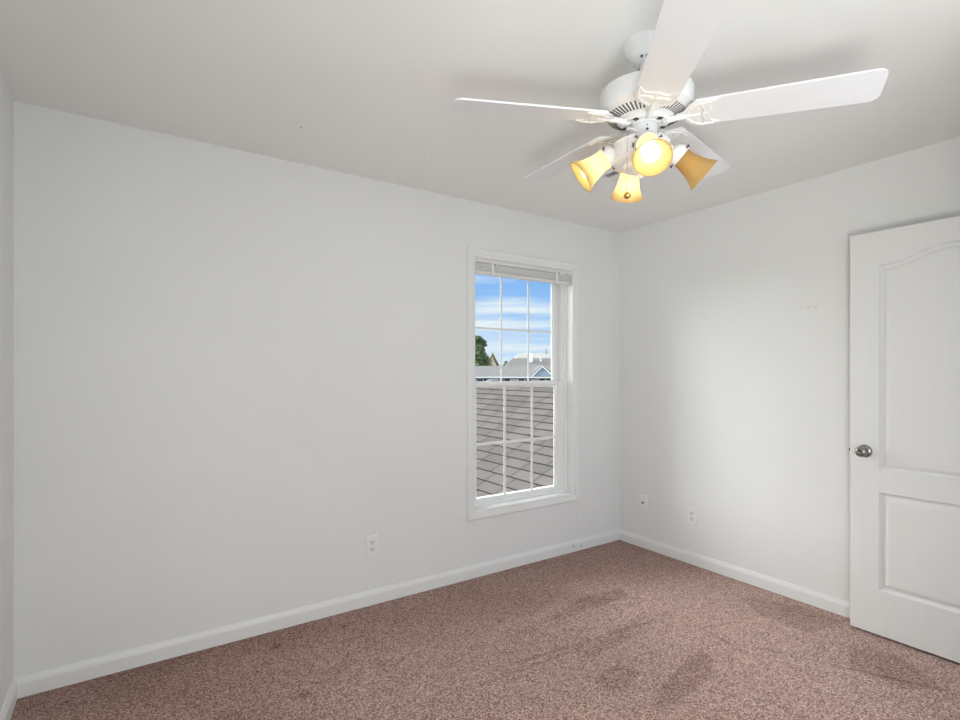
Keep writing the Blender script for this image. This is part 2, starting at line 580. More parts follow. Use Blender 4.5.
bm = box(BM(), (XL - T, -1.0, H), (XR + T, YB + T, H + 0.12))
spots(M['ceiling'], [(0.654, 2.42, H, 0.007, 0.007, 0.01), (1.302, 2.372, H, 0.006, 0.006, 0.01)], (0.25, 0.25, 0.24))
tag(put('ceiling', bm, M['ceiling']), 'flat white painted ceiling', 'ceiling', kind='structure')

bm = BM()
box(bm, (XL - T, YB, -0.05), (WX0, YB + T + 0.03, H))
box(bm, (WX1, YB, -0.05), (XR + T, YB + T + 0.03, H))
box(bm, (WX0, YB, -0.05), (WX1, YB + T + 0.03, WZ0))
box(bm, (WX0, YB, WZ1), (WX1, YB + T + 0.03, H))
tag(put('wall_back', bm, M['wall']), 'white painted wall with the window', 'wall', kind='structure')
spots(M['wall_r'], [(3.252, 1.44, 1.705, 0.01, 0.022, 0.007), (3.252, 1.40, 1.702, 0.01, 0.013, 0.010), (3.252, 1.48, 1.704, 0.01, 0.016, 0.003)], (0.66, 0.65, 0.62))
tag(put('wall_right', box(BM(), (XR, -1.0, -0.05), (XR + T, YB, H)), M['wall_r']), 'white painted wall behind the open door', 'wall', kind='structure')
bm = BM()
SY0, SY1, SZ0, SZ1 = 0.0, 1.90, 0.50, 2.00  # opening cut for the added side window
box(bm, (XL - T, -1.0, -0.05), (XL, SY0, H))
box(bm, (XL - T, SY1, -0.05), (XL, YB, H))
box(bm, (XL - T, SY0, -0.05), (XL, SY1, SZ0))
box(bm, (XL - T, SY0, SZ1), (XL, SY1, H))
tag(put('wall_left', bm, M['wall']), 'white painted wall at the near side', 'wall', kind='structure')
# wall behind the camera with an opening added for the rear fill; entry wall with the doorway; short return between them
bm = BM()
RX0, RX1, RZ0, RZ1 = 0.13, 1.87, 0.58, 2.12
box(bm, (XL, YF - T, -0.05), (RX0, YF, H))
box(bm, (RX1, YF - T, -0.05), (NX, YF, H))
box(bm, (RX0, YF - T, -0.05), (RX1, YF, RZ0))
box(bm, (RX0, YF - T, RZ1), (RX1, YF, H))
box(bm, (NX, YF - T, -0.05), (NX + 0.10, NY, H))          # return
box(bm, (NX + 0.10, NY - 0.11, 2.06), (XR, NY, H))         # over the doorway
box(bm, (3.166, NY - 0.11, -0.05), (XR, NY, 2.06))          # hinge jamb
tag(put('wall_front', bm, M['wall']), 'white painted wall behind the viewer with doorway', 'wall', kind='structure')

# baseboards
def board_profile():
    return [(0, 0), (0.014, 0), (0.014, 0.058), (0.012, 0.062), (0.012, 0.066), (0.008, 0.073), (0.006, 0.080), (0, 0.082)]
def baseboard(name, p0, p1, inward, label):
    """profile swept from p0 to p1; inward is the unit vector into the room"""
    bm = BM()
    a = Vector((*p0, 0)); b = Vector((*p1, 0)); iw = Vector((*inward, 0))
    A = [bm.verts.new(a + iw * t + Vector((0, 0, z))) for t, z in board_profile()]
    B = [bm.verts.new(b + iw * t + Vector((0, 0, z))) for t, z in board_profile()]
    n = len(A)
    for k in range(n):
        bm.faces.new((A[k], A[(k + 1) % n], B[(k + 1) % n], B[k]))
    bm.faces.new(A); bm.faces.new(B)
    return tag(put(name, bm, M['trim']), label, 'baseboard', kind='structure')
baseboard('baseboard_back', (XL, YB), (XR, YB), (0, -1), 'white baseboard under the window wall')
baseboard('baseboard_right', (XR, YB), (XR, NY + 0.02), (-1, 0), 'white baseboard behind the open door')
baseboard('baseboard_left', (XL, YF), (XL, YB), (1, 0), 'white baseboard at the near side')

# ------------------------------------------------------------------ the window
win = tag(empty('window_1', (2.304, YB, 0.0)), 'white double hung window with grilles', 'window', kind='structure')
def wput(name, bm, m, parent=win, smooth=False):
    bm.transform(Matrix.Translation((-2.304, -YB, 0)))
    return put(name, bm, m, parent, smooth)
# picture-frame casing with a stepped moulding, mitred: loft rectangles
def frame_loft(bm, prof, x0, x1, z0, z1, mi=0):
    """prof: (outward offset from the opening, y)"""
    loops = []
    for (d, y) in prof:
        loops.append([bm.verts.new(p) for p in ((x0 - d, y, z0 - d), (x1 + d, y, z0 - d), (x1 + d, y, z1 + d), (x0 - d, y, z1 + d))])
    for i in range(len(loops) - 1):
        for k in range(4):
            f = bm.faces.new((loops[i][k], loops[i][(k + 1) % 4], loops[i + 1][(k + 1) % 4], loops[i + 1][k]))
            f.material_index = mi
    return bm
bm = BM()
frame_loft(bm, [(0.0, YB), (0.0, YB - 0.009), (0.004, YB - 0.011), (0.016, YB - 0.011), (0.020, YB - 0.014), (0.040, YB - 0.017), (0.050, YB - 0.018), (0.056, YB - 0.015), (0.058, YB - 0.010), (0.058, YB)], WX0, WX1, WZ0, WZ1)
wput('casing', bm, M['trim'])
bm = BM()
frame_loft(bm, [(0.0, YB - 0.002), (-0.003, YB - 0.002), (-0.003, YB + 0.058), (0.0, YB + 0.058)], WX0, WX1, WZ0, WZ1)
wput('jamb', bm, M['trim'])
# vinyl frame with two tracks
FY = YB + 0.058
bm = BM()
frame_loft(bm, [(0.0, FY), (-0.016, FY), (-0.018, FY + 0.004), (-0.018, FY + 0.016), (-0.033, FY + 0.018), (-0.033, FY + 0.052), (-0.022, FY + 0.054), (-0.022, FY + 0.058),
                (-0.036, FY + 0.060), (-0.036, FY + 0.105), (0.0, FY + 0.105), (0.0, FY)], WX0, WX1, WZ0, WZ1)
wput('window_frame', bm, M['vinyl'])
def sash(name, y0, y1, x0, x1, z0, z1, gx0, gx1, gz0, gz1, vb, hb, th):
    """frame boxes with a sloped glazing bead, a pane and one grille"""
    bm = BM()
    yc = (y0 + y1) / 2
    loops = []
    def rect(xa, xb, za, zb, y):
        return [bm.verts.new(p) for p in ((xa, y, za), (xb, y, za), (xb, y, zb), (xa, y, zb))]
    gl = 0.012
    seq = [rect(x0, x1, z0, z1, y1), rect(x0, x1, z0, z1, y0),
           rect(gx0 - gl, gx1 + gl, gz0 - gl, gz1 + gl, y0), rect(gx0 - gl, gx1 + gl, gz0 - gl, gz1 + gl, y0 + 0.005),
           rect(gx0, gx1, gz0, gz1, yc - 0.003), rect(gx0, gx1, gz0, gz1, yc + 0.003), rect(gx0 - gl, gx1 + gl, gz0 - gl, gz1 + gl, y1)]
    seq.append(seq[0])
    for i in range(len(seq) - 1):
        for k in range(4):
            bm.faces.new((seq[i][k], seq[i][(k + 1) % 4], seq[i + 1][(k + 1) % 4], seq[i + 1][k]))
    s = wput(name, bm, M['vinyl'])
    wput('pane', box(BM(), (gx0, yc - 0.002, gz0), (gx1, yc + 0.002, gz1)), M['glass'], s)
    bm = BM()
    for x in vb:
        box(bm, (x - th / 2, yc - 0.009, gz0), (x + th / 2, yc - 0.0025, gz1), 0, 0.002)
    box(bm, (gx0, yc - 0.0095, hb - th / 2), (gx1, yc - 0.0025, hb + th / 2), 0, 0.002)
    wput('grille', bm, M['vinyl'], s)
    return s
up = sash('upper_sash', FY + 0.061, FY + 0.093, WX0 + 0.036, WX1 - 0.036, 1.225, WZ1 - 0.036, 1.963, 2.652, 1.268, 2.000, (2.180, 2.424), 1.633, 0.014)
lo = sash('lower_sash', FY + 0.020, FY + 0.052, WX0 + 0.033, WX1 - 0.033, WZ0 + 0.024, 1.266, 1.946, 2.640, 0.480, 1.228, (2.180, 2.425), 0.845, 0.019)
bm = box(BM(), (WX0 + 0.03, FY - 0.002, WZ0), (WX1 - 0.03, FY + 0.05, WZ0 + 0.016), 0, 0.003)
wput('sill', bm, M['vinyl'])

# side window added out of the frame around the side fill: a plain two-light frame
w2 = tag(empty('added_window', (XL, 0.95, 0)), 'unseen window added in the near side wall to carry a fill light', 'window', kind='structure')
bm = BM()
for (a, b) in (((-0.10, -0.95, 0.50), (-0.05, -0.88, 2.00)), ((-0.10, 0.88, 0.50), (-0.05, 0.95, 2.00)), ((-0.10, -0.03, 0.57), (-0.05, 0.03, 1.93)),
               ((-0.10, -0.88, 0.50), (-0.05, 0.88, 0.57)), ((-0.10, -0.88, 1.93), (-0.05, 0.88, 2.00))):
    box(bm, a, b)
put('window_frame', bm, M['vinyl'], w2)
for y in (-0.88, 0.03):
    put('pane', box(BM(), (-0.078, y, 0.57), (-0.072, y + 0.85, 1.93)), M['glass'], w2)
put('sun_block_sheet', box(BM(), (-0.030, -0.95, 0.50), (-0.026, 0.95, 2.00)), M['blind'], w2)  # opaque sheet added to keep the sun out behind the side fill

# raised mini blind in the head of the opening, its cords hanging past the casing
bl = tag(empty('window_blind', (2.304, YB + 0.03, WZ1)), 'white mini blind drawn up to the top of the window', 'blind')
def bput(name, bm, m, parent=bl, smooth=False):
    bm.transform(Matrix.Translation((-2.304, -(YB + 0.03), -WZ1)))
    return put(name, bm, m, parent, smooth)
BY0, BY1 = YB + 0.004, YB + 0.036
bput('headrail', box(BM(), (WX0 + 0.004, BY0, WZ1 - 0.028), (WX1 - 0.004, BY1, WZ1 - 0.001), 0, 0.003), M['blind'])
bm = BM()
for k in range(16):
    z = WZ1 - 0.032 - k * 0.0029
    pr = [(-0.0125, -0.0004), (-0.006, 0.0006), (0, 0.0009), (0.006, 0.0006), (0.0125, -0.0004), (0.0125, -0.0024), (0, -0.0010), (-0.0125, -0.0024)]
    dx = random.uniform(-0.003, 0.003); dy = random.uniform(-0.002, 0.002)
    a = [bm.verts.new((WX0 + 0.012 + dx, (BY0 + BY1) / 2 + dy + py, z + pz)) for py, pz in pr]
    b = [bm.verts.new((WX1 - 0.012 + dx, (BY0 + BY1) / 2 + dy + py, z + pz)) for py, pz in pr]
    for q in range(8):
        bm.faces.new((a[q], a[(q + 1) % 8], b[(q + 1) % 8], b[q]))
    bm.faces.new(a); bm.faces.new(b)
bput('slat_stack', bm, M['slat'])
bput('bottom_rail', box(BM(), (WX0 + 0.012, BY0 + 0.003, WZ1 - 0.104), (WX1 - 0.012, BY1 - 0.003, WZ1 - 0.080), 0, 0.004), M['blind'])
for x in (WX0 + 0.15, WX1 - 0.15):
    bput('ladder_tape', box(BM(), (x - 0.008, BY0 - 0.0015, WZ1 - 0.100), (x + 0.008, BY0 + 0.002, WZ1 - 0.026), 0, 0.0005), M['cord'])
for x in (WX0 + 0.0065, WX1 - 0.0065):
    bput('mounting_bracket', box(BM(), (x - 0.006, BY0 - 0.003, WZ1 - 0.036), (x + 0.006, BY1 + 0.004, WZ1 - 0.001), 0, 0.002), M['bracket'])
bput('cord_lock', box(BM(), (WX1 - 0.125, BY0 - 0.007, WZ1 - 0.040), (WX1 - 0.085, BY0 + 0.002, WZ1 - 0.012), 0, 0.003), M['bracket'])
bput('tilt_wand_hook', lathe(BM(), [(0.004, -0.03), (0.005, -0.02), (0.004, 0.0)], 10, Matrix.Translation((WX0 + 0.18, BY0 - 0.006, WZ1 - 0.022))), M['bracket'])
for (pts) in ([(WX1 - 0.105, BY0 - 0.006, WZ1 - 0.035), (WX1 - 0.07, YB - 0.021, 1.6), (WX1 - 0.045, YB - 0.022, 0.9), (WX1 - 0.035, YB - 0.022, 0.40), (WX1 - 0.035, YB - 0.020, 0.20), (WX1 - 0.018, YB - 0.022, 0.11), (WX1 - 0.010, YB - 0.026, 0.055)],
              [(WX1 - 0.095, BY0 - 0.006, WZ1 - 0.035), (WX1 - 0.04, YB - 0.021, 1.6), (WX1 + 0.005, YB - 0.022, 0.9), (WX1 + 0.022, YB - 0.022, 0.40), (WX1 + 0.035, YB - 0.020, 0.20), (WX1 + 0.055, YB - 0.022, 0.10), (WX1 + 0.072, YB - 0.026, 0.040)]):
    c = bput('pull_cord', tube(BM(), pts, 0.0010, 6), M['cord'])
    p = Vector(pts[-1])
    bput('cord_tassel', lathe(BM(), [(0.0015, 0.012), (0.004, 0.006), (0.0055, -0.012), (0.004, -0.016)], 10, Matrix.Translation(p)), M['bracket'], c)

# ------------------------------------------------------------------ the open door
DX, DY1, DY0, DZ0, DZ1 = 3.128, 1.183, 0.370, 0.012, 2.040
door = tag(empty('door_1', (DX, DY0, 0)), 'white two panel arch top door standing open', 'door', kind='structure')
def dput(name, bm, m, parent=door, smooth=False):
    bm.transform(Matrix.Translation((-DX, -DY0, 0)))
    return put(name, bm, m, parent, smooth)
def door_leaf():
    bm = BM()
    py0, py1 = DY0 + 0.126, DY1 - 0.126
    yc = (py0 + py1) / 2
    hw = (py1 - py0) / 2
    def arch(y, d):
        u = min(1.0, abs(y - yc) / (hw - d))
        return 1.869 - d + 0.062 * (0.5 + 0.5 * math.cos(PI * min(1.0, u / 0.97))) - 0.0 * u
    NC = 40
    prof = [(0.0, 0.0), (0.008, 0.012), (0.016, 0.0140), (0.018, 0.0140), (0.034, 0.0045), (0.044, 0.003)]
    def ring(za, top, d, dep):
        a, b = [], []
        for k in range(NC + 1):
            y = py0 + d + (2 * (hw - d)) * k / NC
            a.append(bm.verts.new((DX + dep, y, za + d)))
            b.append(bm.verts.new((DX + dep, y, top(y, d))))
        return a, b
    def panel(za, top):
        rs = [ring(za, top, d, dep) for d, dep in prof]
        for (a0, b0), (a1, b1) in zip(rs, rs[1:]):
            for k in range(NC):
                bm.faces.new((a0[k], a0[k + 1], a1[k + 1], a1[k]))
                bm.faces.new((b0[k], b0[k + 1], b1[k + 1], b1[k]))
            for k in (0, NC):
                bm.faces.new((a0[k], a1[k], b1[k], b0[k]))
        a, b = rs[-1]
        for k in range(NC):
            bm.faces.new((a[k], a[k + 1], b[k + 1], b[k]))
        return rs[0]
    la, lb = panel(0.236, lambda y, d: 0.728 - d)
    ua, ub = panel(0.838, arch)
    v = lambda y, z: bm.verts.new((DX, y, z))
    # rails above, between and below
    bot = [v(py0 + 2 * hw * k / NC, DZ0) for k in range(NC + 1)]
    top = [v(py0 + 2 * hw * k / NC, DZ1) for k in range(NC + 1)]
    for k in range(NC):
        bm.faces.new((bot[k], bot[k + 1], la[k + 1], la[k]))
        bm.faces.new((lb[k], lb[k + 1], ua[k + 1], ua[k]))
        bm.faces.new((ub[k], ub[k + 1], top[k + 1], top[k]))
    # stiles
    for k, y in ((0, DY0), (NC, DY1)):
        o = [v(y, DZ0), v(y, 0.236), v(y, 0.728), v(y, 0.838), v(y, DZ1)]
        i = [bot[k], la[k], lb[k], ua[k], ub[k], top[k]]
        bm.faces.new((o[0], i[0], i[1], o[1]))
        bm.faces.new((o[1], i[1], i[2], o[2]))
        bm.faces.new((o[2], i[2], i[3], o[3]))
        bm.faces.new((o[3], i[3], i[4], i[5], o[4]))
    # body behind the face
    box(bm, (DX + 0.0165, DY0, DZ0), (DX + 0.035, DY1, DZ1))
    for (a, b) in (((DX, DY0, DZ0), (DX + 0.0165, DY0, DZ1)), ((DX, DY1, DZ0), (DX + 0.0165, DY1, DZ1))):
        bm.faces.new([bm.verts.new(p) for p in ((a[0], a[1], a[2]), (b[0], a[1], a[2]), (b[0], a[1], b[2]), (a[0], a[1], b[2]))])
    for z in (DZ0, DZ1):
        bm.faces.new([bm.verts.new(p) for p in ((DX, DY0, z), (DX + 0.0165, DY0, z), (DX + 0.0165, DY1, z), (DX, DY1, z))])
    return bm
dput('door_leaf', door_leaf(), M['door'])
KY, KZ = 1.117, 0.928
mxk = align((DX, KY, KZ), (-1, 0, 0))
kn = dput('rose', lathe(BM(), [(0.033, 0.0), (0.033, 0.003), (0.030, 0.007), (0.020, 0.010), (0.013, 0.012)], 40, mxk), M['nickel'], smooth=True)
kb = dput('door_knob', lathe(BM(), [(0.011, 0.010), (0.010, 0.022), (0.013, 0.028), (0.022, 0.034), (0.026, 0.042), (0.0265, 0.050), (0.024, 0.057), (0.018, 0.061), (0.010, 0.0625), (0.007, 0.061), (0.002, 0.061)], 40, mxk), M['nickel'], smooth=True)
dput('knob_shank', lathe(BM(), [(0.010, -0.002), (0.010, 0.014)], 24, align((DX + 0.035, KY, KZ), (1, 0, 0))), M['nickel'], smooth=True)
bm = box(BM(), (DX + 0.005, DY1 - 0.001, KZ - 0.028), (DX + 0.030, DY1 + 0.0015, KZ + 0.028), 0, 0.001)
lp = dput('latch_plate', bm, M['nickel'])
dput('latch_bolt', box(BM(), (DX + 0.010, DY1 + 0.001, KZ - 0.008), (DX + 0.024, DY1 + 0.010, KZ + 0.008), 0, 0.003), M['nickel'], lp)
for z in (0.22, 1.05, 1.84):
    dput('hinge', lathe(BM(), [(0.006, -0.045), (0.006, 0.045)], 12, Matrix.Translation((DX - 0.004, DY0 + 0.002, z))), M['nickel'], smooth=True)

# ------------------------------------------------------------------ wall plates
def plate():
    bm = BM()
    ls = []
    for (x, z, y) in ((0.035, 0.0575, 0.0), (0.035, 0.0575, -0.0015), (0.0335, 0.056, -0.004), (0.031, 0.0535, -0.0052)):
        ls.append([bm.verts.new(p) for p in ((-x, y, -z), (x, y, -z), (x, y, z), (-x, y, z))])
    for a, b in zip(ls, ls[1:]):
        for k in range(4):
            bm.faces.new((a[k], a[(k + 1) % 4], b[(k + 1) % 4], b[k]))
    bm.faces.new(ls[0]); bm.faces.new(ls[-1])
    return bm
def outlet(loc, rz, label):
    o = tag(empty('wall_outlet', loc, rz), label, 'outlet')      # local -y faces the room
    put('cover_plate', plate(), M['plate'], o)
    for s in (1, -1):
        z = 0.0195 * s
        bm = BM()
        poly = []
        for k in range(32):
            a = 2 * PI * k / 32
            poly.append((0.0172 * math.cos(a), max(-0.0135, min(0.0135, 0.0172 * math.sin(a)))))
        prism(bm, poly, 0, 0.0025, Matrix.Translation((0, -0.005, z)) @ Matrix.Rotation(PI / 2, 4, 'X'))
        r = put('receptacle', bm, M['socket'], o)
        bm = BM()
        box(bm, (-0.0085, -0.0080, z - 0.001), (-0.0055, -0.0070, z + 0.0085))
        box(bm, (0.0055, -0.0080, z - 0.000), (0.0085, -0.0070, z + 0.0075))
        lathe(bm, [(0.0030, 0.0), (0.0030, 0.0010)], 14, Matrix.Translation((0, -0.0070, z - 0.0075)) @ Matrix.Rotation(PI / 2, 4, 'X'))
        put('slots', bm, M['hole'], r)
    put('screw', lathe(BM(), [(0.003, 0), (0.0025, 0.0015)], 12, Matrix.Translation((0, -0.0055, 0)) @ Matrix.Rotation(PI / 2, 4, 'X')), M['socket'], o)
    return o
outlet((1.1645, YB, 0.336), 0.0, 'white duplex outlet on the window wall, below and beside the window')
outlet((XR, 2.185, 0.333), -PI / 2, 'white duplex outlet low on the wall between the corner and the door')
o = tag(empty('cable_plate', (XR, 2.600, 0.340), -PI / 2), 'white wall plate with a single round cable jack near the corner', 'wall plate')
put('cover_plate', plate(), M['plate'], o)
RX = Matrix.Rotation(PI / 2, 4, 'X')
put('coax_jack', lathe(BM(), [(0.0075, 0.0), (0.0075, 0.004), (0.0055, 0.004), (0.0055, 0.013), (0.0035, 0.013), (0.0035, 0.008)], 20, Matrix.Translation((0, -0.005, 0)) @ RX), M['screw'], o, True)
for z in (-0.042, 0.042):
    put('screw', lathe(BM(), [(0.0035, 0), (0.0028, 0.0018)], 12, Matrix.Translation((0, -0.0055, z)) @ RX), M['socket'], o)

# ------------------------------------------------------------------ ceiling fan (local x to the right of the view axis, y away, z up; origin at the ceiling)
FXY = CAR * 1.766 + RGT * 0.5576
fan = tag(empty('ceiling_fan', (FXY.x, FXY.y, H), R(-34.0)), 'white five blade ceiling fan with four amber bell light shades', 'ceiling fan')
def fz(h):            # height above the eye -> local z
    return EYE + h - H
TA, TB = -0.0156, 0.0387
tilt = Matrix.Translation((0, 0, fz(0.8442))) @ Matrix(((1, 0, -TA, 0), (0, 1, -TB, 0), (TA, TB, 1, 0), (0, 0, 0, 1))) @ Matrix.Translation((0, 0, -fz(0.8442)))
put('canopy', lathe(BM(), [(0.0745, 0.0), (0.0745, -0.006), (0.072, -0.010), (0.068, -0.022), (0.060, -0.040), (0.048, -0.056), (0.036, -0.066), (0.024, -0.070)], 48), M['fan'], fan, True)
for a in (-98, -122, 100):
    d = Vector((math.cos(R(a)), math.sin(R(a)), 0))
    put('canopy_screw', lathe(BM(), [(0.004, 0), (0.0045, 0.004), (0.003, 0.007)], 10, align(d * 0.040 + Vector((0, 0, -0.061)), d + Vector((0, 0, -0.8)))), M['screw'], fan)
put('downrod', lathe(BM(), [(0.017, -0.06), (0.017, fz(0.955)), (0.030, fz(0.952)), (0.034, fz(0.944))], 32), M['fan'], fan, True)
mh = put('motor_housing', lathe(BM(), [(0.030, fz(0.950)), (0.110, fz(0.950)), (0.140, fz(0.947)), (0.149, fz(0.942)), (0.152, fz(0.934)), (0.152, fz(0.886)), (0.150, fz(0.878)), (0.146, fz(0.875)),
                                       (0.138, fz(0.868)), (0.084, fz(0.848)), (0.060, fz(0.846)), (0.050, fz(0.830))], 72, tilt), M['fan'], fan, True)
bm = BM()
for k in range(56):
    a = 2 * PI * k / 56
    # slot following the sloping underside
    p0 = Vector((0.093, 0, fz(0.8513))); p1 = Vector((0.127, 0, fz(0.8639)))
    d = (p1 - p0).normalized()
    nrm = Vector((d.z, 0, -d.x))
    w = 0.0042
    ro = Matrix.Rotation(a, 4, 'Z')
    q = []
    for sgn in (-1, 1):
        for (p, off) in ((p0, 0.0012), (p1, 0.0012), (p1, -0.004), (p0, -0.004)):
            q.append(bm.verts.new(tilt @ (ro @ (p + nrm * off + Vector((0, sgn * w / 2, 0))))))
    for f in ((0, 1, 2, 3), (4, 5, 6, 7), (0, 1, 5, 4), (1, 2, 6, 5), (2, 3, 7, 6), (3, 0, 4, 7)):
        bm.faces.new([q[i] for i in f])
put('vent_slots', bm, M['slot'], mh)
# rotating hub under the motor, seen dark between the irons
put('hub', lathe(BM(), [(0.080, fz(0.850)), (0.082, fz(0.842)), (0.074, fz(0.834)), (0.050, fz(0.832))], 40, tilt), M['fan'], fan, True)
for k in range(10):
    bm = BM()
    a = 2 * PI * (k + 0.3) / 10
    pr = [(0.053, -0.006), (0.068, -0.010), (0.073, -0.004), (0.073, 0.006), (0.060, 0.009)]
    prism(bm, pr, fz(0.8315), fz(0.836), tilt @ Matrix.Rotation(a, 4, 'Z'))
    put('hub_opening', bm, M['slot'], fan)

PHASE = -7.39
PITCH = -0.199
def blade_outline():
    r0, r1, w0, w1 = 0.150, 0.655, 0.126, 0.140
    pts = []
    def wid(r):
        return (w0 + (w1 - w0) * (r - r0) / (r1 - r0)) / 2
    # root end cut slightly round, tip corners rounded
    cr_ = 0.028
    seq = [(r0 + 0.012, -wid(r0) + 0.0), (r1 - cr_, -wid(r1))]
    pts += seq
    for k in range(1, 7):
        a = -PI / 2 + PI / 2 * k / 6
        pts.append((r1 - cr_ + cr_ * math.cos(a), -wid(r1) + cr_ + cr_ * math.sin(a)))
    for k in range(0, 7):
        a = PI / 2 * k / 6
        pts.append((r1 - cr_ + cr_ * math.cos(a), wid(r1) - cr_ + cr_ * math.sin(a)))
    pts += [(r0 + 0.012, wid(r0)), (r0, wid(r0) - 0.016), (r0, -wid(r0) + 0.016)]
    return pts
def iron_outline():
    # bracket foot: neck then a leaf with three lobes lying under the blade root
    half = [(0.100, 0.013), (0.120, 0.018), (0.131, 0.034), (0.142, 0.050), (0.160, 0.061), (0.186, 0.064), (0.206, 0.062), (0.226, 0.056),
            (0.218, 0.049), (0.207, 0.044), (0.201, 0.034), (0.202, 0.022), (0.207, 0.012), (0.210, 0.0)]
    return [(x, -y) for x, y in half[:-1]] + [half[-1]] + [(x, y) for x, y in reversed(half[:-1])]
for i, base in enumerate((-90, -18, 54, 126, 198)):
    a = R(base + PHASE)
    d = Vector((math.cos(a), math.sin(a), 0))
    n = Vector((-math.sin(a), math.cos(a), 0))
    hub_z = 0.8442
    # frame of the blade: x along d (with the small droop and the fan's tilt), y across with pitch
    droop = -0.020 + TA * d.x + TB * d.y
    pit = math.sin(PITCH) + (TA * n.x + TB * n.y)
    z_at = lambda r: hub_z + (TA * d.x + TB * d.y) * r - 0.020 * (r - 0.2)
    ex = Vector((d.x, d.y, droop)).normalized()
    ey = Vector((n.x * math.cos(PITCH), n.y * math.cos(PITCH), pit)).normalized()
    ez = ex.cross(ey).normalized()
    org = Vector((0, 0, fz(hub_z) + 0.004))
    mb = Matrix(((ex.x, ey.x, ez.x, org.x), (ex.y, ey.y, ez.y, org.y), (ex.z, ey.z, ez.z, org.z), (0, 0, 0, 1)))
    bm = prism(BM(), blade_outline(), -0.0005, 0.0055, mb)
    bmesh.ops.bevel(bm, geom=[e for e in bm.edges if len(e.link_faces) == 2 and e.calc_face_angle(0) > 1.2], offset=0.0012, segments=2, affect='EDGES', clamp_overlap=True)
    put('blade', bm, M['blade'], fan)
    bm = prism(BM(), iron_outline(), -0.0050, -0.0006, mb)
    bmesh.ops.bevel(bm, geom=[e for e in bm.edges if len(e.link_faces) == 2 and e.calc_face_angle(0) > 0.9], offset=0.0015, segments=2, affect='EDGES', clamp_overlap=True)
    # raised ribs on the leaf
    for pts in ([(0.110, 0, -0.005), (0.150, 0, -0.0058), (0.196, 0, -0.005)],
                [(0.128, 0.010, -0.005), (0.146, 0.034, -0.0055), (0.172, 0.052, -0.0055), (0.214, 0.055, -0.005)],
                [(0.128, -0.010, -0.005), (0.146, -0.034, -0.0055), (0.172, -0.052, -0.0055), (0.214, -0.055, -0.005)],
                [(0.180, 0.046, -0.005), (0.186, 0.026, -0.0055), (0.178, 0.0, -0.0055), (0.186, -0.026, -0.0055), (0.180, -0.046, -0.005)]):
        tube(bm, [mb @ Vector(p) for p in pts], [0.003] + [0.0038] * (len(pts) - 2) + [0.0025], 8)
    # arm from hub to leaf: an S-curved bar
    arm = [Vector((d.x * r_, d.y * r_, 0)) + Vector((0, 0, z_)) for r_, z_ in ((0.058, fz(0.8375)), (0.080, fz(0.837)), (0.100, org.z + droop * 0.1 - 0.005), (0.125, org.z + droop * 0.125 - 0.004), (0.140, org.z + droop * 0.14 - 0.003))]
    tube(bm, arm, [0.012, 0.011, 0.010, 0.010, 0.006], 10)
    ir = put('blade_iron', bm, M['iron'], fan, True)
    for (x, y) in ((0.164, 0.030), (0.164, -0.030), (0.190, 0.0)):
        put('screw', lathe(BM(), [(0.0045, -0.0085), (0.0045, -0.006), (0.003, -0.004)], 10, mb @ Matrix.Translation((x, y, 0))), M['iron'], ir)

# switch housing and light kit hang from the motor; the kit sits a little off plumb
KX, KYO = -0.014, 0.004
sw = put('switch_housing', lathe(BM(), [(0.044, fz(0.838)), (0.047, fz(0.834)), (0.047, fz(0.772)), (0.044, fz(0.766)), (0.038, fz(0.764))], 40, Matrix.Translation((KX * 0.4, KYO * 0.5, 0))), M['fan'], fan, True)
for (a, h, r_) in ((-92, 0.800, 0.0045), (-92, 0.815, 0.002), (-92, 0.785, 0.002), (-150, 0.81, 0.0025), (-135, 0.790, 0.002), (-30, 0.80, 0.0025)):
    d = Vector((math.cos(R(a)), math.sin(R(a)), 0))
    put('screw', lathe(BM(), [(r_, -0.001), (r_, 0.002), (r_ * 0.6, 0.003)], 12, align(Vector((KX * 0.4, KYO * 0.5, fz(h))) + d * 0.047, d)), M['screw'], sw)
KO = Matrix.Translation((KX, KYO, 0))
kit = put('light_kit_body', lathe(BM(), [(0.040, fz(0.775)), (0.085, fz(0.773)), (0.094, fz(0.769)), (0.095, fz(0.764)), (0.092, fz(0.761)), (0.092, fz(0.716)), (0.095, fz(0.713)), (0.095, fz(0.707)), (0.090, fz(0.702)), (0.062, fz(0.698)), (0.055, fz(0.684))], 56, KO), M['fan'], fan, True)
put('finial', lathe(BM(), [(0.030, fz(0.686)), (0.034, fz(0.680)), (0.026, fz(0.672)), (0.012, fz(0.668)), (0.009, fz(0.660)), (0.004, fz(0.656))], 32, KO), M['fan'], fan, True)

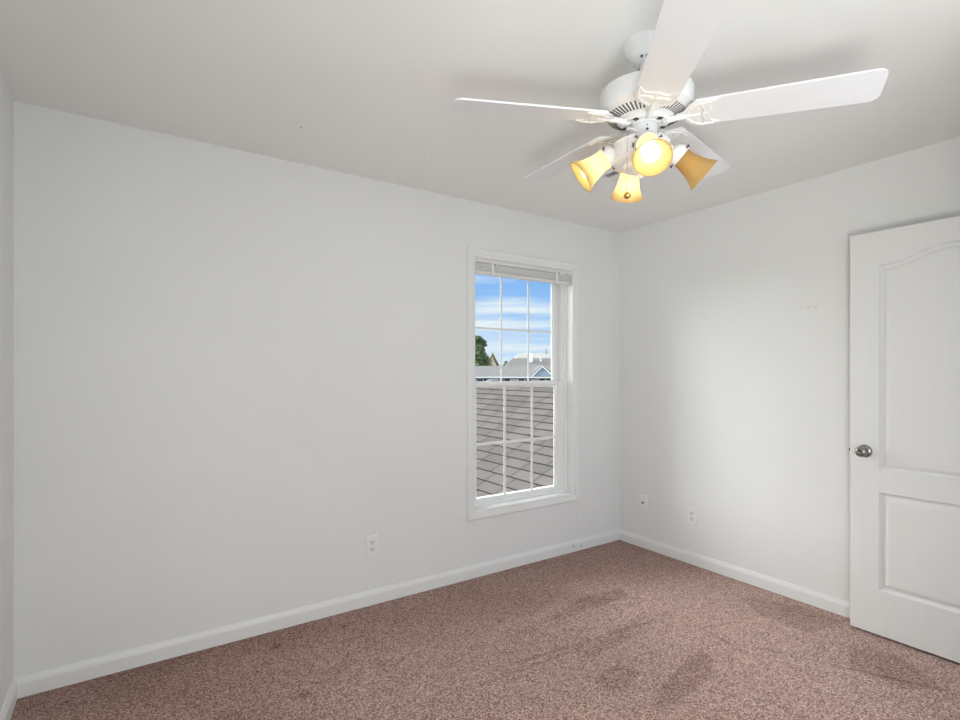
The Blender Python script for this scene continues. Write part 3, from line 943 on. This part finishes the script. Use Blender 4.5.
SHADE = [(0.029, 0.000), (0.0315, 0.004), (0.0325, 0.014), (0.0340, 0.030), (0.0370, 0.048), (0.0415, 0.066), (0.0475, 0.083), (0.0540, 0.096), (0.0600, 0.1045)]
for (az, lit, dn, rad, up_) in ((-95.5, True, 47, 0.172, -0.006), (172.0, True, 35, 0.199, 0.010), (88.0, True, 52, 0.196, -0.002), (-3.5, False, 40, 0.209, 0.0)):
    a = R(az)
    d = Vector((math.cos(a), math.sin(a), 0))
    ax = Vector((d.x * math.cos(R(dn)), d.y * math.cos(R(dn)), -math.sin(R(dn))))
    mouth = Vector((KX, KYO, fz(0.660 + up_))) + d * rad
    neck = mouth - ax * 0.1045
    ms = align(neck, ax)
    bm = BM()
    lathe(bm, SHADE, 48, ms, cap0=False, cap1=False)
    inner = [(r_ - 0.003, z_) for r_, z_ in SHADE]
    lathe(bm, inner, 48, ms, mi=1, cap0=False, cap1=False)
    # rim joining the two skins
    lathe(bm, [SHADE[-1], (SHADE[-1][0] - 0.0015, SHADE[-1][1] + 0.0015), inner[-1]], 48, ms, cap0=False, cap1=False)
    lathe(bm, [SHADE[0], inner[0]], 48, ms, cap0=False, cap1=False)
    bmesh.ops.remove_doubles(bm, verts=bm.verts[:], dist=1e-5)
    sh = put('light_shade', bm, [M['shade'], M['shade_in']], fan, True)
    if not lit:
        sh['label'] = 'unlit amber glass shade'
    # holder cup with thumb screws, and the stub arm into the body
    bm = lathe(BM(), [(0.012, -0.034), (0.022, -0.032), (0.033, -0.022), (0.0365, -0.010), (0.0365, 0.008), (0.0345, 0.008), (0.0340, -0.004), (0.010, -0.006)], 40, ms)
    tube(bm, [ms @ Vector((0, 0, -0.028)), ms @ Vector((0, 0, -0.045)), Vector((KX, KYO, fz(0.738))) + d * 0.070], [0.015, 0.014, 0.016], 16)
    cup = put('shade_holder', bm, M['fan'], fan, True)
    for k in range(3):
        b_ = 2 * PI * k / 3 + 0.5
        e = Vector((math.cos(b_), math.sin(b_), 0))
        bm = lathe(BM(), [(0.0022, -0.002), (0.0022, 0.008), (0.0042, 0.008), (0.0042, 0.012), (0.002, 0.0125)], 10, ms @ align(e * 0.036 + Vector((0, 0, 0.001)), e))
        put('thumb_screw', bm, M['screw'], cup)
    bm = lathe(BM(), [(0.012, 0.0), (0.013, 0.020), (0.017, 0.034), (0.0245, 0.050), (0.0275, 0.064), (0.0265, 0.076), (0.021, 0.087), (0.012, 0.0935), (0.003, 0.0955)], 32, ms)
    bu = put('light_bulb', bm, M['bulb_lit'] if lit else M['bulb_off'], fan, True)
    if not lit:
        bu['label'] = 'unlit bulb'

def chain(pts, bead):
    bm = BM()
    tube(bm, pts, 0.0007, 5)
    a, b = Vector(pts[0]), Vector(pts[-1])
    n = int((a - b).length / 0.006)
    for k in range(n + 1):
        p = a.lerp(b, k / n)
        bmesh.ops.create_icosphere(bm, subdivisions=1, radius=bead, matrix=Matrix.Translation(p))
    return bm
cx, cy = -0.078, -0.062
bm = BM()
tube(bm, [(KX * 0.4 - 0.030, -0.030, fz(0.800)), (-0.060, -0.050, fz(0.798)), (cx, cy, fz(0.794)), (cx, cy, fz(0.788))], [0.0045, 0.004, 0.0045, 0.0045], 10)
put('chain_outlet', bm, M['fan'], fan, True)
c1 = put('pull_chain', chain([(cx, cy, fz(0.790)), (cx, cy, fz(0.588))], 0.0013), M['chain'], fan)
put('chain_ball', lathe(BM(), [(0.0015, 0.012), (0.004, 0.009), (0.010, 0.005), (0.0125, 0.0), (0.0115, -0.005), (0.007, -0.010), (0.002, -0.012)], 24, Matrix.Translation((cx, cy, fz(0.576)))), M['brass'], c1, True)
px, py_ = -0.066, -0.088
c2 = put('pull_chain', chain([(px, py_, fz(0.727)), (px, py_, fz(0.668))], 0.0012), M['chain'], fan)
put('chain_connector', lathe(BM(), [(0.001, 0.006), (0.003, 0.004), (0.0032, -0.006), (0.001, -0.008)], 10, Matrix.Translation((px, py_, fz(0.730)))), M['screw'], c2, True)

# ------------------------------------------------------------------ ceiling register near the window
VX, VY, VW, VL = 2.265, 1.905, 0.075, 0.165          # centre, half width (x), half length (y)
vent = tag(empty('ceiling_vent', (VX, VY, H)), 'white ceiling air register with dark curved louvers, partly behind the fan lights', 'air vent')
bm = BM()
loops = []
for (dx, dy, z) in ((VW, VL, 0), (VW, VL, -0.003), (VW - 0.006, VL - 0.006, -0.008), (VW - 0.020, VL - 0.020, -0.010), (VW - 0.022, VL - 0.022, 0.0)):
    loops.append([bm.verts.new(p) for p in ((-dx, -dy, z), (dx, -dy, z), (dx, dy, z), (-dx, dy, z))])
for i in range(len(loops)):
    j = (i + 1) % len(loops)
    for k in range(4):
        bm.faces.new((loops[i][k], loops[i][(k + 1) % 4], loops[j][(k + 1) % 4], loops[j][k]))
put('frame', bm, M['fan'], vent)
put('duct_opening', box(BM(), (-VW + 0.021, -VL + 0.021, -0.0015), (VW - 0.021, VL - 0.021, -0.0005)), M['slot'], vent)
for k in range(5):
    x = -0.040 + k * 0.020
    bm = BM()
    sg = -1 if k < 2 else 1
    pr = [(x, -0.002), (x + sg * 0.002, -0.007), (x + sg * 0.007, -0.011), (x + sg * 0.007, -0.012), (x + sg * 0.001, -0.0085), (x - sg * 0.001, -0.002)]
    prism(bm, pr, -VL + 0.022, VL - 0.022, Matrix(((1, 0, 0, 0), (0, 0, 1, 0), (0, 1, 0, 0), (0, 0, 0, 1))))
    put('louver', bm, M['fan'], vent)
for y in (-0.05, 0.05):
    put('cross_bar', box(BM(), (-VW + 0.022, y - 0.003, -0.0125), (VW - 0.022, y + 0.003, -0.009)), M['fan'], vent)

# ------------------------------------------------------------------ outdoors
GZ = -2.9
tag(put('ground', box(BM(), (-150, YB + 0.5, GZ - 0.3), (200, 260, GZ)), M['lawn']), 'lawn below the window', 'ground', kind='structure')

# lower wing of the house: shingled gable roof whose ridge runs straight away from the window wall
wing = tag(empty('house_wing', (4.7, YB + 0.2, GZ)), 'lower house wing whose grey shingled roof fills the lower window sash', 'house')
def wg(name, bm, m, parent=wing, smooth=False):
    bm.transform(Matrix.Translation((-4.7, -(YB + 0.2), -GZ)))
    return put(name, bm, m, parent, smooth)
RXX, RZZ, SL = 4.7, EYE - 0.205, 0.5
Y0, Y1 = YB + T + 0.035, 9.6
cs = 0.14
nl = math.hypot(1, SL)
bm = BM()
uv = bm.loops.layers.uv.new('UVMap')
ncourse = 40
lift = 0.010
for side in (-1, 1):
    for k in range(ncourse):
        s1 = k * cs            # distance down the slope, upper edge
        s2 = (k + 1) * cs
        def pt(s, y, up):
            return Vector((RXX + side * s / nl, y, RZZ - SL * s / nl)) + Vector((side * SL / nl, 0, 1 / nl)) * up
        q = [bm.verts.new(pt(s1, Y0, 0)), bm.verts.new(pt(s1, Y1, 0)), bm.verts.new(pt(s2, Y1, lift)), bm.verts.new(pt(s2, Y0, lift))]
        f = bm.faces.new(q)
        f.material_index = 0
        off = (k * 0.618) % 1.0 * 0.33
        uvs = [(Y0 + off, k * cs + 0.002), (Y1 + off, k * cs + 0.002), (Y1 + off, (k + 1) * cs - 0.004), (Y0 + off, (k + 1) * cs - 0.004)]
        for lp_, c_ in zip(f.loops, uvs):
            lp_[uv].uv = c_
        q2 = [bm.verts.new(pt(s2, Y0, lift)), bm.verts.new(pt(s2, Y1, lift)), bm.verts.new(pt(s2, Y1, -0.002)), bm.verts.new(pt(s2, Y0, -0.002))]
        f = bm.faces.new(q2)
        f.material_index = 1
roof = wg('shingle_roof', bm, [M['shingle'], M['butt']])
bm = BM()
tube(bm, [(RXX, Y0, RZZ + 0.002), (RXX, Y1, RZZ + 0.002)], 0.028, 8)
wg('ridge_cap', bm, M['far_roof'])
xe = RXX - ncourse * cs / nl
xe2 = RXX + ncourse * cs / nl
ze = RZZ - SL * ncourse * cs / nl
bm = BM()
for y in (Y0 + 0.02, Y1 - 0.15):
    prism(bm, [(xe + 0.3, GZ), (xe2 - 0.3, GZ), (xe2 - 0.3, ze + 0.12), (RXX, RZZ - 0.03), (xe + 0.3, ze + 0.12)], 0, 0.1, Matrix(((1, 0, 0, 0), (0, 0, 1, y), (0, 1, 0, 0), (0, 0, 0, 1))))
box(bm, (xe + 0.3, Y0, GZ), (xe + 0.4, Y1 - 0.1, ze + 0.10))
box(bm, (xe2 - 0.4, Y0, GZ), (xe2 - 0.3, Y1 - 0.1, ze + 0.10))
wg('wall', bm, M['siding'])

def at(x, y, dist):
    p = CAR * dist + RGT * ((x - 480.0) / 523.0 * dist)
    return Vector((p.x, p.y, EYE + (372.0 - y) / 523.0 * dist))
# vent pipe on the wing's ridge
p = at(494, 380.5, 8.09)
bm = lathe(BM(), [(0.11, p.z - 0.14), (0.11, p.z - 0.03), (0.14, p.z - 0.03), (0.12, p.z + 0.0), (0.06, p.z + 0.025)], 20, Matrix.Translation((p.x, p.y, 0)))
wg('roof_vent', bm, M['soffit'], smooth=True)

def roofed(name, label, origin, rz, x0, x1, y0, y1, z_eave, z_ridge, hip0, hip1, m_roof, m_wall):
    """house in its own frame: ridge along local x; y0 is the near eave. hip0/hip1: how far the ridge stops short of each end"""
    o = tag(empty(name, origin, rz), label, 'house', 'houses beyond the roof')
    bm = BM()
    box(bm, (x0 + 0.3, y0 + 0.35, 0), (x1 - 0.3, y1 - 0.35, z_eave))
    if hip0 == 0 or hip1 == 0:
        ym = (y0 + y1) / 2
        for xx, h in ((x0 + 0.3, hip0), (x1 - 0.4, hip1)):
            if h == 0:
                prism(bm, [(y0 + 0.35, z_eave - 0.02), (y1 - 0.35, z_eave - 0.02), (ym, z_ridge - 0.15)], xx, xx + 0.1, Matrix(((0, 0, 1, 0), (1, 0, 0, 0), (0, 1, 0, 0), (0, 0, 0, 1))))
    put('wall', bm, m_wall, o)
    bm = BM()
    ym = (y0 + y1) / 2
    def shell(dz):
        return [bm.verts.new(v) for v in ((x0, y0, z_eave + dz), (x1, y0, z_eave + dz), (x1, y1, z_eave + dz), (x0, y1, z_eave + dz), (x0 + hip0, ym, z_ridge + dz), (x1 - hip1, ym, z_ridge + dz))]
    a = shell(0.0)
    b = shell(-0.15)
    for v in (a, b):
        bm.faces.new((v[0], v[1], v[5], v[4]))
        bm.faces.new((v[3], v[2], v[5], v[4]))
        if hip0: bm.faces.new((v[0], v[3], v[4]))
        if hip1: bm.faces.new((v[1], v[2], v[5]))
    for k in ((0, 1), (2, 3)):
        bm.faces.new((a[k[0]], a[k[1]], b[k[1]], b[k[0]]))
    for k, h in (((0, 3, 4), hip0), ((1, 2, 5), hip1)):
        if h:
            bm.faces.new((a[k[0]], a[k[1]], b[k[1]], b[k[0]]))
        else:
            bm.faces.new((a[k[0]], a[k[2]], b[k[2]], b[k[0]]))
            bm.faces.new((a[k[1]], a[k[2]], b[k[2]], b[k[1]]))
    put('roof', bm, m_roof, o)
    return o

def hwin(o, x0, x1, y, z0, z1):
    bm = BM()
    box(bm, (x0 - 0.1, y - 0.06, z0 - 0.1), (x1 + 0.1, y + 0.02, z0))
    box(bm, (x0 - 0.1, y - 0.06, z1), (x1 + 0.1, y + 0.02, z1 + 0.1))
    box(bm, (x0 - 0.1, y - 0.06, z0), (x0, y + 0.02, z1))
    box(bm, (x1, y - 0.06, z0), (x1 + 0.1, y + 0.02, z1))
    box(bm, ((x0 + x1) / 2 - 0.03, y - 0.05, z0), ((x0 + x1) / 2 + 0.03, y + 0.02, z1))
    w = put('window', bm, M['white_out'], o)
    put('pane', box(BM(), (x0, y - 0.03, z0), (x1, y + 0.02, z1)), M['dark_glass'], w)

# long low row straight across the view
D = 34.0
c = at(515, 372, D)
row = roofed('row_house', 'long low grey roofed row house across the view, nearest of the houses', (c.x, c.y, GZ), R(-34), -9, 9, 0, 7, EYE - 0.30 - GZ, EYE + 0.44 - GZ, 0, 0, M['far_roof'], M['siding'])
zeave = EYE - 0.30 - GZ
put('gutter', box(BM(), (-9, -0.10, zeave - 0.09), (9, 0.02, zeave - 0.01)), M['white_out'], row)
for k in range(12):
    x = -7.9 + k * 1.36
    hwin(row, x, x + 0.80, 0.35, zeave - 1.35, zeave - 0.14)
# cross gable with blue-grey siding and white rakes, on the row's front slope
g = at(542.5, 374.3, D - 0.4)
gx = (542.5 - 515) / 523 * D
bm = BM()
hw_, hh_ = 0.50, 0.47
zb = EYE - 0.16 - GZ
mxg = Matrix(((1, 0, 0, gx), (0, 0, 1, 0), (0, 1, 0, zb), (0, 0, 0, 1)))
prism(bm, [(-hw_, -0.15), (hw_, -0.15), (hw_, 0), (0, hh_), (-hw_, 0)], 0.12, 0.3, mxg)
gb = put('gable', bm, M['siding_blue'], row)
bm = BM()
for s in (-1, 1):
    prism(bm, [(s * (hw_ + 0.12), -0.10), (0, hh_ + 0.02), (0, hh_ + 0.12), (s * (hw_ + 0.14), -0.01)], -0.02, 0.14, mxg)
put('rake_trim', bm, M['white_out'], gb)
bm = BM()
for s in (-1, 1):
    prism(bm, [(s * (hw_ + 0.14), -0.01), (0, hh_ + 0.10), (0, hh_ + 0.16), (s * (hw_ + 0.16), 0.05)], 0.0, 3.0, mxg)
put('gable_roof', bm, M['far_roof_mid'], gb)

# big hip roofs behind
D = 52.0
c = at(515, 372, D)
h1 = roofed('hip_house', 'grey hip roofed house rising behind the low row', (c.x, c.y, GZ), R(-34), -1.15, 14, 0, 9, EYE + 0.35 - GZ, EYE + 1.50 - GZ, 1.2, 1.2, M['far_roof_mid'], M['siding'])
bm = box(BM(), (1.72, 2.6, EYE + 0.8 - GZ), (2.02, 3.0, EYE + 1.96 - GZ))
put('chimney', bm, M['white_out'], h1)
bm = lathe(BM(), [(0.10, EYE + 0.9 - GZ), (0.10, EYE + 1.42 - GZ), (0.16, EYE + 1.43 - GZ), (0.16, EYE + 1.5 - GZ)], 12, Matrix.Translation((2.93, 3.0, 0)))
put('flue_pipe', bm, M['white_out'], h1)
D = 64.0
c = at(515, 372, D)
h2 = roofed('gable_house', 'house with the paler roof, farthest back and highest of the roofs', (c.x, c.y, GZ), R(-34), -0.15, 16, 0, 10, EYE + 1.1 - GZ, EYE + 2.48 - GZ, 1.0, 0, M['far_roof_light'], M['siding'])
bm = tube(BM(), [(4.42, 4.8, EYE + 2.1 - GZ), (4.42, 4.8, EYE + 3.05 - GZ)], 0.05, 6)
tube(bm, [(4.42, 4.4, EYE + 2.5 - GZ), (4.42, 5.2, EYE + 2.5 - GZ)], 0.035, 6)
put('antenna', bm, M['soffit'], h2)
D = 58.0
c = at(493, 372, D)
h3 = roofed('tan_house', 'tan gabled house half hidden behind the tree', (c.x, c.y, GZ), R(56), 0, 9, -0.75, 0.85, EYE + 0.75 - GZ, EYE + 2.25 - GZ, 0, 0, M['siding_tan'], M['siding_tan'])

def tree(name, label, base, h, rad, trunk_h, nleaf, leaf, lumps, group=None):
    t = tag(empty(name, base), label, 'tree', group)
    bm = tube(BM(), [(0, 0, 0), (0.05, 0.02, trunk_h * 0.5), (0, 0, h * 0.75)], [0.22, 0.17, 0.05], 8)
    put('trunk', bm, M['bark'], t, True)
    bm = BM()
    rng = random.Random(hash(name) % 1000 if False else len(label))
    cl = []
    for k in range(lumps):
        z = trunk_h + (h - trunk_h) * (k + 0.6) / lumps
        f = 1.0 - 0.85 * ((z - trunk_h) / (h - trunk_h)) ** 1.6
        a = rng.uniform(0, 2 * PI)
        cl.append((Vector((math.cos(a) * rad * 0.45 * f, math.sin(a) * rad * 0.45 * f, z)), rad * (0.30 + 0.45 * f)))
    for k in range(nleaf):
        cc, rr = rng.choice(cl)
        v = Vector((rng.gauss(0, 1), rng.gauss(0, 1), rng.gauss(0, 1))).normalized() * rr * rng.uniform(0.55, 1.0)
        v.z *= 0.8
        q = Vector((rng.gauss(0, 1), rng.gauss(0, 1), rng.gauss(0, 1))).to_track_quat('Z', 'Y')
        s = leaf * rng.uniform(0.6, 1.3)
        bm.faces.new([bm.verts.new(cc + v + q @ Vector(p)) for p in ((-s, 0, 0), (0, -s * 0.55, 0.1 * s), (s, 0, 0), (0, s * 0.55, 0.1 * s))])
    put('foliage', bm, M['leaf'], t)
    return t
b = at(479, 372, 46.0)
tree('leafy_tree', 'dense green tree standing in front of the tan house', (b.x, b.y, GZ), 7.15, 1.35, 2.2, 5600, 0.16, 16)
b = at(505.5, 372, 72.0)
tree('small_tree', 'small dark treetop showing beside the hip roof', (b.x, b.y, GZ), 5.75, 0.5, 2.5, 900, 0.16, 8)
